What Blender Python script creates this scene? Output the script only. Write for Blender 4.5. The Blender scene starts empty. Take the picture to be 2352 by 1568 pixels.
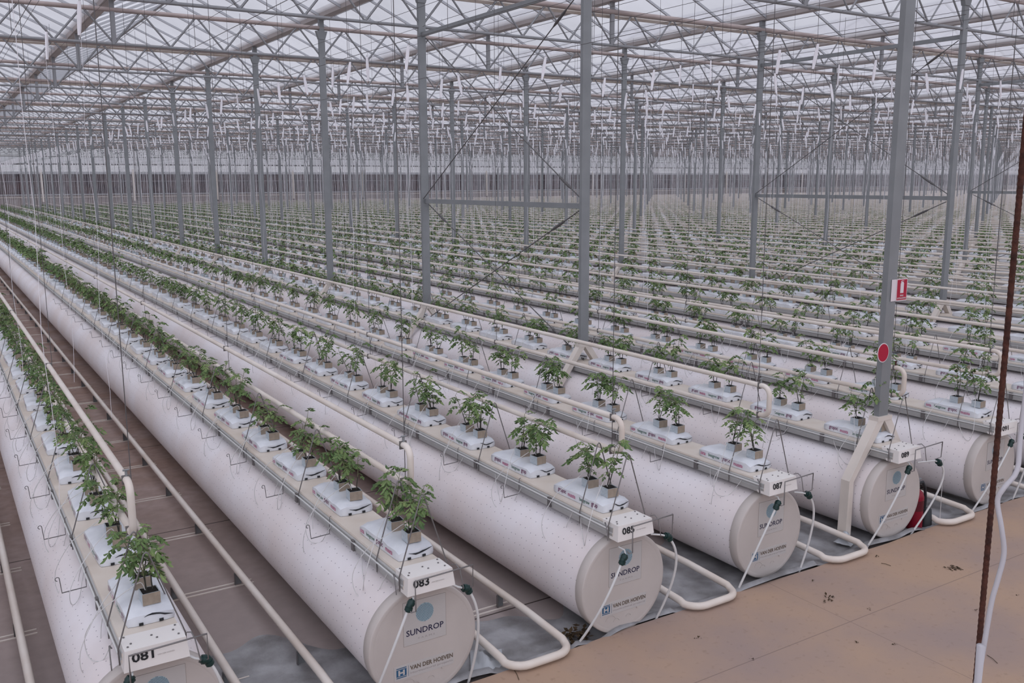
import bpy, math, random
import numpy as np
from mathutils import Vector, Matrix
random.seed(7); rng = np.random.default_rng(7)
COL = bpy.context.scene.collection
PI = math.pi

# ------------------------------------------------------------------ place constants (metres)
F_PX, YAW, PITCH, ROLL, CAM_Z = 2101.07, 0.563328, 0.172553, 0.004094, 3.2528
X83, PITCH_X = 2.3856, 1.6
Y_END = 4.845            # front of the air tubes
Y_FAR = 95.0             # far end of the rows
TUBE_R, TUBE_Z = 0.372, 0.402
POST_X0, POST_Y0, POST_S = 7.186, 5.07, 4.538
WALL_Y = 96.2
XL, XR, YN = -17.0, 183.0, -12.0
def rowx(k): return X83 + (k - 83) / 2 * PITCH_X

fw = Vector((math.sin(YAW)*math.cos(PITCH), math.cos(YAW)*math.cos(PITCH), -math.sin(PITCH)))
rt = Vector((math.cos(YAW), -math.sin(YAW), 0)); dn = fw.cross(rt)
rt2 = rt*math.cos(ROLL) + dn*math.sin(ROLL); dn2 = -rt*math.sin(ROLL) + dn*math.cos(ROLL)
cam = bpy.data.cameras.new('camera'); cam.lens = F_PX/2352*36; cam.sensor_width = 36; cam.clip_end = 600; cam.clip_start = 0.05
co = bpy.data.objects.new('camera', cam); COL.objects.link(co)
M = Matrix((rt2, -dn2, -fw)).transposed().to_4x4(); M.translation = (0, 0, CAM_Z); co.matrix_world = M
bpy.context.scene.camera = co
def proj(x, y, z):
    """pixel (in the 2352x1568 frame) and depth of a point in the place, used only to leave out what lies outside the view"""
    v = Vector((x, y, z - CAM_Z)); d = v.dot(fw)
    if d < 0.05: return (-9999, -9999, d)
    return (1176 + F_PX*v.dot(rt2)/d, 784 + F_PX*v.dot(dn2)/d, d)
def inview(x, y, z, m=120):
    p = proj(x, y, z)
    return p[2] > 0.3 and -m < p[0] < 2352+m and -m < p[1] < 1568+m

# ------------------------------------------------------------------ materials
def mat(name, col, rough=0.6, metal=0.0, noise=0.0, nscale=8.0, col2=None, bump=0.0, spec=0.3, stretch=(1, 1, 1)):
    m = bpy.data.materials.new(name); m.use_nodes = True
    nt = m.node_tree; b = nt.nodes['Principled BSDF']
    b.inputs['Roughness'].default_value = rough; b.inputs['Metallic'].default_value = metal
    b.inputs['Specular IOR Level'].default_value = spec
    b.inputs['Base Color'].default_value = (*col, 1)
    if noise > 0 or bump > 0:
        tc = nt.nodes.new('ShaderNodeTexCoord'); mp = nt.nodes.new('ShaderNodeMapping'); mp.inputs['Scale'].default_value = stretch
        n = nt.nodes.new('ShaderNodeTexNoise'); n.inputs['Scale'].default_value = nscale; n.inputs['Detail'].default_value = 5
        nt.links.new(tc.outputs['Object'], mp.inputs[0]); nt.links.new(mp.outputs[0], n.inputs['Vector'])
        if noise > 0:
            c2 = col2 or tuple(c*(1-noise) for c in col)
            r = nt.nodes.new('ShaderNodeMapRange'); r.inputs[1].default_value = 0.35; r.inputs[2].default_value = 0.68
            x = nt.nodes.new('ShaderNodeMix'); x.data_type = 'RGBA'
            x.inputs[6].default_value = (*col, 1); x.inputs[7].default_value = (*c2, 1)
            nt.links.new(n.outputs[0], r.inputs[0]); nt.links.new(r.outputs[0], x.inputs[0]); nt.links.new(x.outputs[2], b.inputs['Base Color'])
        if bump > 0:
            bp = nt.nodes.new('ShaderNodeBump'); bp.inputs['Strength'].default_value = bump; bp.inputs['Distance'].default_value = 0.02
            nt.links.new(n.outputs[0], bp.inputs['Height']); nt.links.new(bp.outputs[0], b.inputs['Normal'])
    return m

M_POST = mat('galvanised_steel', (.255, .268, .275), .55, .25, .15, 3)
M_CHORD = mat('dusty_steel', (.42, .35, .33), .6, .1, .25, 2)
M_WEB = mat('web_steel', (.27, .275, .285), .6, .2)
M_GUT = mat('roof_gutter_aluminium', (.46, .42, .41), .55, .15, .2, 1.5)
M_BAR = mat('glazing_bar_aluminium', (.40, .41, .43), .5, .2)
M_CREAM = mat('cream_coated_sheet', (.66, .60, .53), .45, 0, .12, 3, (.58, .50, .42))
M_SIDE = mat('galvanised_channel', (.44, .44, .43), .5, .2, .12, 3)
M_PIPE = mat('painted_white_pipe', (.72, .665, .605), .4, 0, .14, 2.5, (.62, .54, .47))
M_CAP = mat('cream_end_cap', (.51, .465, .435), .5, 0, .08, 3)
M_PLATE = mat('white_end_plate', (.74, .71, .68), .4)
M_LEG = mat('white_painted_steel', (.66, .60, .54), .45, 0, .1, 4)
M_WIRE = mat('grey_wire', (.19, .18, .178), .45, .5)
M_CABLE = mat('dark_cable', (.12, .115, .115), .5, .3)
M_DRIP = mat('pale_drip_tube', (.62, .61, .60), .4)
M_HOSE = mat('white_hose', (.60, .60, .59), .35)
M_BLACK = mat('black_plastic', (.02, .022, .025), .35)
M_ELBOW = mat('dark_green_plastic', (.012, .035, .032), .3)
M_BAG = mat('white_bag_film', (.72, .74, .77), .3, 0, .08, 9, (.62, .64, .68), .25)
M_FOIL = mat('pale_wrap', (.50, .54, .56), .35, 0, .3, 40, (.36, .42, .46))
M_TAN = mat('tan_rockwool', (.34, .28, .22), .9, 0, .2, 30)
M_SOIL = mat('dark_growing_medium', (.025, .022, .02), .95, 0, .4, 40)
M_STEM = mat('plant_stem', (.16, .17, .09), .7)
M_STEMD = mat('dark_stem', (.045, .045, .035), .8)
M_LEAF = mat('tomato_leaf', (.125, .195, .06), .55, 0, .4, 25, (.05, .095, .035))
M_LEAF2 = mat('tomato_leaf_pale', (.20, .26, .095), .55, 0, .35, 25, (.09, .16, .055))
M_BOB = mat('white_twine', (.78, .77, .80), .7)
M_RED = mat('sign_red', (.38, .012, .04), .4)
M_SWHITE = mat('sign_white', (.68, .62, .64), .4)
M_EXT = mat('extinguisher_red', (.20, .006, .02), .3, 0, 0)
M_RUST = mat('rusty_steel', (.10, .038, .026), .85, .2, .5, 60, (.045, .02, .016), .4)
M_NAVY = mat('navy_print', (.02, .02, .055), .5)
M_BLUE = mat('blue_print', (.03, .10, .19), .5)
M_LBLUE = mat('light_blue_print', (.30, .42, .47), .5)
M_BROWNP = mat('brown_print', (.13, .10, .075), .5)
M_GREYP = mat('grey_print', (.33, .30, .29), .5)
M_STK = mat('sticker_film', (.475, .455, .44), .35)
M_STKB = mat('sticker_edge', (.33, .29, .26), .5)
M_PURP = mat('purple_print', (.16, .03, .10), .5)
M_MAG = mat('magenta_print', (.45, .08, .20), .5)
M_GRN = mat('green_print', (.07, .16, .12), .5)
M_SHEET = mat('grey_plastic_sheet', (.34, .34, .35), .35, 0, .6, 4.5, (.17, .165, .165), 1.0, .4)
M_DRY = mat('dry_leaf', (.07, .045, .022), .9, 0, .5, 30)
M_PAD = None

def mat_floor():
    m = mat('dirty_floor_cloth', (.20, .150, .135), .8, 0, 0)
    nt = m.node_tree; b = nt.nodes['Principled BSDF']; L = nt.links
    tc = nt.nodes.new('ShaderNodeTexCoord'); sx = nt.nodes.new('ShaderNodeSeparateXYZ'); L.new(tc.outputs['Object'], sx.inputs[0])
    n = nt.nodes.new('ShaderNodeTexNoise'); n.inputs['Scale'].default_value = .9; n.inputs['Detail'].default_value = 7; n.inputs['Roughness'].default_value = .65
    n2 = nt.nodes.new('ShaderNodeTexNoise'); n2.inputs['Scale'].default_value = 9; n2.inputs['Detail'].default_value = 6
    L.new(tc.outputs['Object'], n.inputs['Vector']); L.new(tc.outputs['Object'], n2.inputs['Vector'])
    r = nt.nodes.new('ShaderNodeValToRGB'); e = r.color_ramp.elements
    e[0].position = .32; e[0].color = (.25, .155, .115, 1); e[1].position = .68; e[1].color = (.38, .30, .275, 1)
    L.new(n.outputs[0], r.inputs[0])
    x = nt.nodes.new('ShaderNodeMix'); x.data_type = 'RGBA'; x.inputs[0].default_value = .35; x.blend_type = 'MULTIPLY'
    r2 = nt.nodes.new('ShaderNodeValToRGB'); r2.color_ramp.elements[0].position = .3; r2.color_ramp.elements[0].color = (.45, .42, .4, 1); r2.color_ramp.elements[1].position = .6
    L.new(n2.outputs[0], r2.inputs[0]); L.new(r.outputs[0], x.inputs[6]); L.new(r2.outputs[0], x.inputs[7])
    # overlaps of the ground cloth: thin dark lines every 3.1 m
    mm = nt.nodes.new('ShaderNodeMath'); mm.operation = 'MODULO'; mm.inputs[1].default_value = 3.1
    ad = nt.nodes.new('ShaderNodeMath'); ad.operation = 'ADD'; ad.inputs[1].default_value = 31.6; L.new(sx.outputs[1], ad.inputs[0]); L.new(ad.outputs[0], mm.inputs[0])
    lt = nt.nodes.new('ShaderNodeMath'); lt.operation = 'LESS_THAN'; lt.inputs[1].default_value = .016; L.new(mm.outputs[0], lt.inputs[0])
    y = nt.nodes.new('ShaderNodeMix'); y.data_type = 'RGBA'; y.inputs[7].default_value = (.06, .045, .04, 1)
    # the cloth is cleaner and greyer near the path, where people sweep it
    g = nt.nodes.new('ShaderNodeMapRange'); g.inputs[1].default_value = 5.0; g.inputs[2].default_value = 10.5; g.inputs[3].default_value = .75; g.inputs[4].default_value = 0
    na = nt.nodes.new('ShaderNodeMath'); na.operation = 'MULTIPLY_ADD'; na.inputs[1].default_value = 6; L.new(n.outputs[0], na.inputs[0]); L.new(sx.outputs[1], na.inputs[2])
    nb = nt.nodes.new('ShaderNodeMath'); nb.operation = 'SUBTRACT'; nb.inputs[1].default_value = 3; L.new(na.outputs[0], nb.inputs[0]); L.new(nb.outputs[0], g.inputs[0])
    gx = nt.nodes.new('ShaderNodeMix'); gx.data_type = 'RGBA'; gx.inputs[7].default_value = (.33, .30, .295, 1); L.new(g.outputs[0], gx.inputs[0]); L.new(x.outputs[2], gx.inputs[6])
    L.new(lt.outputs[0], y.inputs[0]); L.new(gx.outputs[2], y.inputs[6]); L.new(y.outputs[2], b.inputs['Base Color'])
    return m
def mat_path():
    m = mat('pink_tan_concrete', (.42, .31, .25), .75)
    nt = m.node_tree; b = nt.nodes['Principled BSDF']; L = nt.links
    tc = nt.nodes.new('ShaderNodeTexCoord'); sx = nt.nodes.new('ShaderNodeSeparateXYZ'); L.new(tc.outputs['Object'], sx.inputs[0])
    n = nt.nodes.new('ShaderNodeTexNoise'); n.inputs['Scale'].default_value = .8; n.inputs['Detail'].default_value = 6; n.inputs['Roughness'].default_value = .6
    L.new(tc.outputs['Object'], n.inputs['Vector'])
    r = nt.nodes.new('ShaderNodeValToRGB'); e = r.color_ramp.elements
    e[0].position = .35; e[0].color = (.40, .275, .195, 1); e[1].position = .65; e[1].color = (.315, .235, .205, 1)
    L.new(n.outputs[0], r.inputs[0])
    v = nt.nodes.new('ShaderNodeTexNoise'); v.inputs['Scale'].default_value = 22; v.inputs['Detail'].default_value = 4; L.new(tc.outputs['Object'], v.inputs['Vector'])
    r2 = nt.nodes.new('ShaderNodeValToRGB'); r2.color_ramp.elements[0].position = .25; r2.color_ramp.elements[0].color = (.55, .5, .46, 1); r2.color_ramp.elements[1].position = .40
    L.new(v.outputs[0], r2.inputs[0])
    x = nt.nodes.new('ShaderNodeMix'); x.data_type = 'RGBA'; x.inputs[0].default_value = .35; x.blend_type = 'MULTIPLY'
    L.new(r.outputs[0], x.inputs[6]); L.new(r2.outputs[0], x.inputs[7])
    def line(sock, pos, w, period=None):
        s = nt.nodes.new('ShaderNodeMath'); s.operation = 'SUBTRACT'; s.inputs[1].default_value = pos; L.new(sock, s.inputs[0])
        if period:
            q = nt.nodes.new('ShaderNodeMath'); q.operation = 'WRAP'; q.inputs[1].default_value = period/2; q.inputs[2].default_value = -period/2; L.new(s.outputs[0], q.inputs[0]); s = q
        a = nt.nodes.new('ShaderNodeMath'); a.operation = 'ABSOLUTE'; L.new(s.outputs[0], a.inputs[0])
        l = nt.nodes.new('ShaderNodeMath'); l.operation = 'LESS_THAN'; l.inputs[1].default_value = w; L.new(a.outputs[0], l.inputs[0]); return l.outputs[0]
    a = line(sx.outputs[1], 3.99, .004, 4.0); c = line(sx.outputs[0], 5.46, .0028, 5.0)
    mx = nt.nodes.new('ShaderNodeMath'); mx.operation = 'MAXIMUM'; L.new(a, mx.inputs[0]); L.new(c, mx.inputs[1])
    ml = nt.nodes.new('ShaderNodeMath'); ml.operation = 'MULTIPLY'; ml.inputs[1].default_value = .6; L.new(mx.outputs[0], ml.inputs[0])
    y = nt.nodes.new('ShaderNodeMix'); y.data_type = 'RGBA'; y.inputs[7].default_value = (.16, .115, .10, 1)
    L.new(ml.outputs[0], y.inputs[0]); L.new(x.outputs[2], y.inputs[6]); L.new(y.outputs[2], b.inputs['Base Color'])
    return m
def mat_tube():
    m = mat('perforated_white_film', (.68, .64, .655), .5, 0, 0)
    nt = m.node_tree; b = nt.nodes['Principled BSDF']; L = nt.links
    tc = nt.nodes.new('ShaderNodeTexCoord'); sx = nt.nodes.new('ShaderNodeSeparateXYZ'); L.new(tc.outputs['Object'], sx.inputs[0])
    at = nt.nodes.new('ShaderNodeMath'); at.operation = 'ARCTAN2'; L.new(sx.outputs[0], at.inputs[0]); L.new(sx.outputs[2], at.inputs[1])
    ma = nt.nodes.new('ShaderNodeMath'); ma.operation = 'MULTIPLY'; ma.inputs[1].default_value = TUBE_R/.075; L.new(at.outputs[0], ma.inputs[0])
    my = nt.nodes.new('ShaderNodeMath'); my.operation = 'MULTIPLY'; my.inputs[1].default_value = 1/.075; L.new(sx.outputs[1], my.inputs[0])
    cb = nt.nodes.new('ShaderNodeCombineXYZ'); L.new(ma.outputs[0], cb.inputs[0]); L.new(my.outputs[0], cb.inputs[1])
    vo = nt.nodes.new('ShaderNodeTexVoronoi'); vo.voronoi_dimensions = '2D'; vo.inputs['Scale'].default_value = 1; vo.inputs['Randomness'].default_value = .35
    L.new(cb.outputs[0], vo.inputs['Vector'])
    lt = nt.nodes.new('ShaderNodeMath'); lt.operation = 'LESS_THAN'; lt.inputs[1].default_value = .05; L.new(vo.outputs['Distance'], lt.inputs[0])
    ga = nt.nodes.new('ShaderNodeMath'); ga.operation = 'ABSOLUTE'; L.new(at.outputs[0], ga.inputs[0])
    gl = nt.nodes.new('ShaderNodeMath'); gl.operation = 'LESS_THAN'; gl.inputs[1].default_value = 2.2; L.new(ga.outputs[0], gl.inputs[0])
    mu = nt.nodes.new('ShaderNodeMath'); mu.operation = 'MULTIPLY'; L.new(lt.outputs[0], mu.inputs[0]); L.new(gl.outputs[0], mu.inputs[1])
    n = nt.nodes.new('ShaderNodeTexNoise'); n.inputs['Scale'].default_value = 1.2; n.inputs['Detail'].default_value = 5; L.new(tc.outputs['Object'], n.inputs['Vector'])
    r = nt.nodes.new('ShaderNodeValToRGB'); e = r.color_ramp.elements
    e[0].position = .35; e[0].color = (.72, .65, .635, 1); e[1].position = .62; e[1].color = (.79, .755, .77, 1); L.new(n.outputs[0], r.inputs[0])
    y = nt.nodes.new('ShaderNodeMix'); y.data_type = 'RGBA'; y.inputs[7].default_value = (.20, .18, .20, 1)
    L.new(mu.outputs[0], y.inputs[0]); L.new(r.outputs[0], y.inputs[6]); L.new(y.outputs[2], b.inputs['Base Color'])
    return m
def mat_glass(name, clear, tint, dirt=.1):
    m = bpy.data.materials.new(name); m.use_nodes = True; nt = m.node_tree; L = nt.links
    nt.nodes.remove(nt.nodes['Principled BSDF']); out = nt.nodes['Material Output']
    tr = nt.nodes.new('ShaderNodeBsdfTransparent'); tr.inputs[0].default_value = (*tint, 1)
    tl = nt.nodes.new('ShaderNodeBsdfTranslucent'); gl = nt.nodes.new('ShaderNodeBsdfDiffuse'); gl.inputs[0].default_value = (.5, .5, .52, 1)
    tc = nt.nodes.new('ShaderNodeTexCoord'); n = nt.nodes.new('ShaderNodeTexNoise'); n.inputs['Scale'].default_value = .6; n.inputs['Detail'].default_value = 5
    L.new(tc.outputs['Object'], n.inputs['Vector'])
    r = nt.nodes.new('ShaderNodeValToRGB'); r.color_ramp.elements[0].position = .3; r.color_ramp.elements[0].color = tuple(c*(1-dirt*2) for c in tint) + (1,)
    r.color_ramp.elements[1].position = .7; r.color_ramp.elements[1].color = (*tint, 1); L.new(n.outputs[0], r.inputs[0]); L.new(r.outputs[0], tl.inputs[0])
    a = nt.nodes.new('ShaderNodeMixShader'); a.inputs[0].default_value = .85; L.new(gl.outputs[0], a.inputs[1]); L.new(tl.outputs[0], a.inputs[2])
    x = nt.nodes.new('ShaderNodeMixShader'); x.inputs[0].default_value = clear; L.new(a.outputs[0], x.inputs[1]); L.new(tr.outputs[0], x.inputs[2])
    L.new(x.outputs[0], out.inputs[0]); return m
M_FLOOR, M_PATH, M_TUBE = mat_floor(), mat_path(), mat_tube()
M_ROOF = mat_glass('diffuse_roof_glass', .5, (.93, .93, .96))
M_WGLASS = mat_glass('clear_wall_glass', .92, (.99, .99, 1.0), .02)
M_WSCREEN = mat_glass('white_screen_cloth', .25, (.80, .80, .83), .05)
M_PAD = mat('dark_cooling_pad', (.10, .07, .072), .9, 0, .5, 1.2, (.05, .042, .052))
M_PLINTH = mat('grey_pink_plinth', (.27, .235, .225), .8, 0, .15, .3)

# ------------------------------------------------------------------ mesh helpers
class MB:
    def __init__(s): s.v, s.f, s.m, s.s = [], [], [], []
    def add(s, vs, fs, mi=0, sm=False):
        o = len(s.v); s.v += [tuple(v) for v in vs]; s.f += [tuple(o+i for i in f) for f in fs]; s.m += [mi]*len(fs); s.s += [sm]*len(fs); return s
    def box(s, x0, x1, y0, y1, z0, z1, mi=0):
        return s.add([(x, y, z) for z in (z0, z1) for y in (y0, y1) for x in (x0, x1)],
                     [(0, 2, 3, 1), (4, 5, 7, 6), (0, 1, 5, 4), (2, 6, 7, 3), (0, 4, 6, 2), (1, 3, 7, 5)], mi)
    def tube(s, pts, r, n=8, mi=0, caps=True, sm=True):
        pts = [Vector(p) for p in pts]; k = len(pts); rs = r if isinstance(r, (list, tuple)) else [r]*k
        t0 = (pts[1]-pts[0]).normalized(); up = Vector((0, 0, 1)) if abs(t0.z) < .9 else Vector((1, 0, 0))
        u = t0.cross(up).normalized(); vs = []
        for i, p in enumerate(pts):
            t = (pts[min(i+1, k-1)]-pts[max(i-1, 0)])
            if t.length < 1e-9: t = t0
            t.normalize(); u = (u-t*u.dot(t)); u.normalize(); w = t.cross(u)
            sc = 1.0
            if 0 < i < k-1:
                c = (pts[i]-pts[i-1]).normalized().dot((pts[i+1]-pts[i]).normalized()); sc = 1/max(.6, math.sqrt(max(0, (1+c)/2)))
            for a in range(n):
                an = 2*PI*a/n; vs.append(p + (u*math.cos(an)+w*math.sin(an))*rs[i]*sc)
        fs = [(i*n+a, i*n+(a+1) % n, (i+1)*n+(a+1) % n, (i+1)*n+a) for i in range(k-1) for a in range(n)]
        s.add(vs, fs, mi, sm)
        if caps: s.add(vs[:n], [tuple(reversed(range(n)))], mi); s.add(vs[-n:], [tuple(range(n))], mi)
        return s
    def extrude_y(s, prof, y0, y1, mis=None, caps=True):
        n = len(prof); vs = [(x, y0, z) for x, z in prof] + [(x, y1, z) for x, z in prof]
        for i in range(n):
            j = (i+1) % n; s.add([vs[i], vs[j], vs[n+j], vs[n+i]], [(0, 1, 2, 3)], mis[i] if mis else 0)
        if caps: s.add(vs[:n], [tuple(reversed(range(n)))], 0); s.add(vs[n:], [tuple(range(n))], 0)
        return s
    def mesh(s, name, mats):
        me = bpy.data.meshes.new(name); me.from_pydata(s.v, [], s.f)
        for m in (mats if isinstance(mats, (list, tuple)) else [mats]): me.materials.append(m)
        me.polygons.foreach_set('material_index', s.m); me.polygons.foreach_set('use_smooth', s.s); me.update(); return me
    def build(s, name, mats, parent=None, loc=None): return link(name, s.mesh(name, mats), parent, loc)
def link(name, data, parent=None, loc=None, rz=0):
    o = bpy.data.objects.new(name, data); COL.objects.link(o)
    if parent: o.parent = parent
    if loc: o.location = loc
    if rz: o.rotation_euler.z = rz
    return o
def tag(o, label, cat, group=None, kind=None):
    o['label'] = label; o['category'] = cat
    if group: o['group'] = group
    if kind: o['kind'] = kind
    return o
def thing(name, loc, label, cat, group=None, rz=0): return tag(link(name, None, None, loc, rz), label, cat, group)
def struct(o): o['kind'] = 'structure'; return o
def arc(c, r, a0, a1, n, ax1, ax2):
    return [Vector(c)+Vector(ax1)*r*math.cos(a0+(a1-a0)*i/n)+Vector(ax2)*r*math.sin(a0+(a1-a0)*i/n) for i in range(n+1)]
TXT = {}
def text_mesh(s, width, material, height=None, face='-Y', bold=0.0, name='lettering'):
    """letters standing upright, centred, facing -Y (or -X)"""
    key = (s, width, material.name, height, face, bold)
    if key in TXT: return TXT[key]
    cu = bpy.data.curves.new('t', 'FONT'); cu.body = s; cu.size = 1; cu.resolution_u = 2; cu.offset = bold; cu.fill_mode = 'BOTH'; cu.extrude = 0
    ob = bpy.data.objects.new('t', cu); COL.objects.link(ob)
    dg = bpy.context.evaluated_depsgraph_get(); me = bpy.data.meshes.new_from_object(ob.evaluated_get(dg))
    bpy.data.objects.remove(ob); bpy.data.curves.remove(cu)
    xs = [v.co.x for v in me.vertices]; ys = [v.co.y for v in me.vertices]
    w, h = max(xs)-min(xs), max(ys)-min(ys); cx, cy = (max(xs)+min(xs))/2, (max(ys)+min(ys))/2
    sx = width/w; sy = (height/h) if height else sx
    for v in me.vertices:
        a, b = (v.co.x-cx)*sx, (v.co.y-cy)*sy
        v.co = (a, 0, b) if face == '-Y' else (0, -a, b)
    me.materials.clear(); me.materials.append(material); me.update(); TXT[key] = me
    return me

ORD = ['first', 'second', 'third', 'fourth', 'fifth', 'sixth', 'seventh', 'eighth', 'ninth', 'tenth', 'eleventh', 'twelfth', 'thirteenth', 'fourteenth', 'fifteenth', 'sixteenth', 'seventeenth', 'eighteenth', 'nineteenth', 'twentieth', 'twenty-first', 'twenty-second']
ROWS = list(range(79, 79+2*113, 2)); ROWS = [k for k in ROWS if rowx(k) < 178]
def rname(k):
    if k == 79: return 'row left of row 081'
    if k <= 91: return 'row numbered %03d' % k
    j = (k-91)//2
    if j <= 8: return '%s row behind row 091' % ORD[j-1]
    return None
def rlabel(prefix, k):
    r = rname(k)
    if r: return prefix + ' of the ' + r
    return prefix + ' in the far rows past the eighth'

# ------------------------------------------------------------------ setting
b = MB(); b.add([(XL, YN, 0), (XR, YN, 0), (XR, WALL_Y+.3, 0), (XL, WALL_Y+.3, 0)], [(0, 1, 2, 3)]); struct(b.build('floor', M_FLOOR))
b = MB()   # concrete path, its edge a little uneven
xs = np.arange(XL, XR+.1, .5); vs = []
for x in xs:
    e = 4.80 + .012*math.sin(x*1.7)+.008*math.sin(x*5.1)
    vs += [(x, YN, .05), (x, e-.012, .05), (x, e, .038), (x, e, 0)]
fs = [(4*i+j, 4*(i+1)+j, 4*(i+1)+j+1, 4*i+j+1) for i in range(len(xs)-1) for j in range(3)]
b.add(vs, fs); o = struct(b.build('concrete_path', M_PATH)); o['label'] = 'pink tan concrete path along the ends of the rows'
GZ, RZ = 6.62, 7.50      # gutter and ridge heights
GX = [POST_X0 + 4*j for j in range(-6, 44)]
b = MB()
for gx in GX[:-1]:
    for (xa, za, xb, zb) in ((gx+.08, GZ, gx+2, RZ), (gx+2, RZ, gx+3.92, GZ)):
        b.add([(xa, YN, za), (xb, YN, zb), (xb, WALL_Y, zb), (xa, WALL_Y, za)], [(0, 1, 2, 3)])
roof = struct(b.build('ceiling', M_ROOF)); roof['label'] = 'folded roof of diffusing glass panes'
b = MB()
def bar4(b, p, q, w, h, mi=0):
    p, q = Vector(p), Vector(q); t = (q-p).normalized(); s = t.cross(Vector((0, 0, 1))); s = s.normalized() if s.length > 1e-4 else Vector((1, 0, 0)); n = s.cross(t)
    c = [a+s*x*w/2+n*z*h/2 for a in (p, q) for x, z in ((-1, -1), (1, -1), (1, 1), (-1, 1))]
    b.add(c, [(0, 1, 5, 4), (1, 2, 6, 5), (2, 3, 7, 6), (3, 0, 4, 7)], mi)
for gx in GX[:-1]:
    for (xa, za, xb, zb) in ((gx+.08, GZ, gx+2, RZ), (gx+2, RZ, gx+3.92, GZ)):
        y = YN+1
        while y < WALL_Y:
            v = proj((xa+xb)/2, y, 7)
            if v[2] > 0 and -300 < v[0] < 2650 and v[1] > -500:
                bar4(b, (xa, y, za-.03), (xb, y, zb-.03), .035, .05)
            y += 1.1345
    bar4(b, (gx+2, YN, RZ-.02), (gx+2, WALL_Y, RZ-.02), .07, .08)
o = b.build('glazing_bar', M_BAR, roof); o['kind'] = 'stuff'
# ventilator struts are left to the far distance; side and near walls
def wall(name, p0, p1, z1=GZ):
    b = MB(); p0, p1 = Vector(p0), Vector(p1)
    b.add([p0, p1, p1+Vector((0, 0, .9)), p0+Vector((0, 0, .9))], [(0, 1, 2, 3)], 1)
    b.add([p0+Vector((0, 0, .9)), p1+Vector((0, 0, .9)), p1+Vector((0, 0, z1)), p0+Vector((0, 0, z1))], [(0, 1, 2, 3)], 0)
    n = int((p1-p0).length/2)
    for i in range(n+1):
        q = p0+(p1-p0)*i/n; b.box(q.x-.03, q.x+.03, q.y-.03, q.y+.03, 0, z1, 2)
    for z in (.9, 3.5, z1): bar4(b, p0+Vector((0, 0, z)), p1+Vector((0, 0, z)), .08, .08, 2)
    return struct(b.build(name, [M_WSCREEN, M_PLINTH, M_BAR]))
wall('wall_left', (XL, YN, 0), (XL, WALL_Y, 0)); wall('wall_right', (XR, YN, 0), (XR, WALL_Y, 0)); wall('wall_front', (XL, YN, 0), (XR, YN, 0))
b = MB()
def wq(x0, x1, z0, z1, mi, y=WALL_Y): b.add([(x0, y, z0), (x1, y, z0), (x1, y, z1), (x0, y, z1)], [(0, 1, 2, 3)], mi)
wq(XL, XR, 0, 2.3, 1); wq(XL, XR, 2.3, 4.15, 2, WALL_Y+.12); wq(XL, XR, 4.15, 4.38, 4); wq(XL, XR, 4.38, 5.0, 0); wq(XL, XR, 5.12, 5.75, 3); wq(XL, XR, 5.75, GZ, 0)
for gx in GX[:-1]: b.add([(gx, WALL_Y, GZ), (gx+4, WALL_Y, GZ), (gx+2, WALL_Y, RZ)], [(0, 1, 2)], 0)
b.box(XL, XR, WALL_Y-.1, WALL_Y, 5.0, 5.12, 5); b.box(XL, XR, WALL_Y-.06, WALL_Y, 5.74, 5.80, 5)
b.box(XL, XR, WALL_Y-.08, WALL_Y-.02, 2.22, 2.30, 4); b.box(XL, XR, WALL_Y-.05, WALL_Y, 3.46, 3.49, 4); b.box(XL, XR, WALL_Y-.06, WALL_Y, 1.98, 2.03, 6)
for i in range(int((XR-XL)/1.33)):
    x = XL+i*1.33; b.box(x-.02, x+.02, WALL_Y-.05, WALL_Y+.11, 2.3, 4.15, 4)
    b.box(x-.015, x+.015, WALL_Y-.03, WALL_Y, 4.38, GZ, 4)
for i in range(int((XR-XL)/8)+1):
    x = POST_X0-24+i*8+2; b.box(x-.08, x+.08, WALL_Y-.16, WALL_Y-.02, 1.6, 4.6, 6)
struct(b.build('wall_back', [M_WGLASS, M_PLINTH, M_PAD, M_WSCREEN, M_BAR, M_CABLE, M_LEG]))

# ------------------------------------------------------------------ steelwork
def post_meshes():
    s = MB(); s.box(-.065, .065, -.028, .028, 1.13, 6.34)
    c = MB()      # flared head that carries the girder
    c.add([(-.07, -.04, 6.16), (.07, -.04, 6.16), (.07, .04, 6.16), (-.07, .04, 6.16), (-.12, -.045, 6.32), (.12, -.045, 6.32), (.12, .045, 6.32), (-.12, .045, 6.32)],
          [(0, 1, 5, 4), (1, 2, 6, 5), (2, 3, 7, 6), (3, 0, 4, 7), (4, 5, 6, 7), (3, 2, 1, 0)])
    c.box(-.05, .05, -.04, .04, 6.32, 6.56)
    f = MB(); f.box(-.10, .10, -.05, .05, 1.10, 1.14)
    lg = []
    for sg in (-1, 1):
        l = MB(); pr = [(sg*.08, 1.13), (sg*.445, .60), (sg*.46, .0), (sg*.385, .0), (sg*.385, .585), (sg*.0, 1.10), (sg*.0, 1.13)]
        n = len(pr); vs = [(x, -.045, z) for x, z in pr]+[(x, .045, z) for x, z in pr]
        l.add(vs, [(i, (i+1) % n, n+(i+1) % n, n+i) for i in range(n)]+[(6, 5, 0), (5, 4, 1, 0), (4, 3, 2, 1), (7, 12, 13), (7, 8, 11, 12), (8, 9, 10, 11)])
        lg.append(l.mesh('leg', M_LEG))
    return s.mesh('shaft', M_POST), c.mesh('head_bracket', M_POST), f.mesh('base_plate', M_LEG), lg
P_SH, P_HD, P_PL, P_LG = post_meshes()
posts = []
for j in range(0, 22):
    for i in range(0, 20):
        x, y = POST_X0+8*j, POST_Y0+i*POST_S
        if inview(x, y, 3, 60) or inview(x, y, 1.5, 60) or inview(x, y, 5.5, 60): posts.append((proj(x, y, 3)[2], j, i, x, y))
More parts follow.
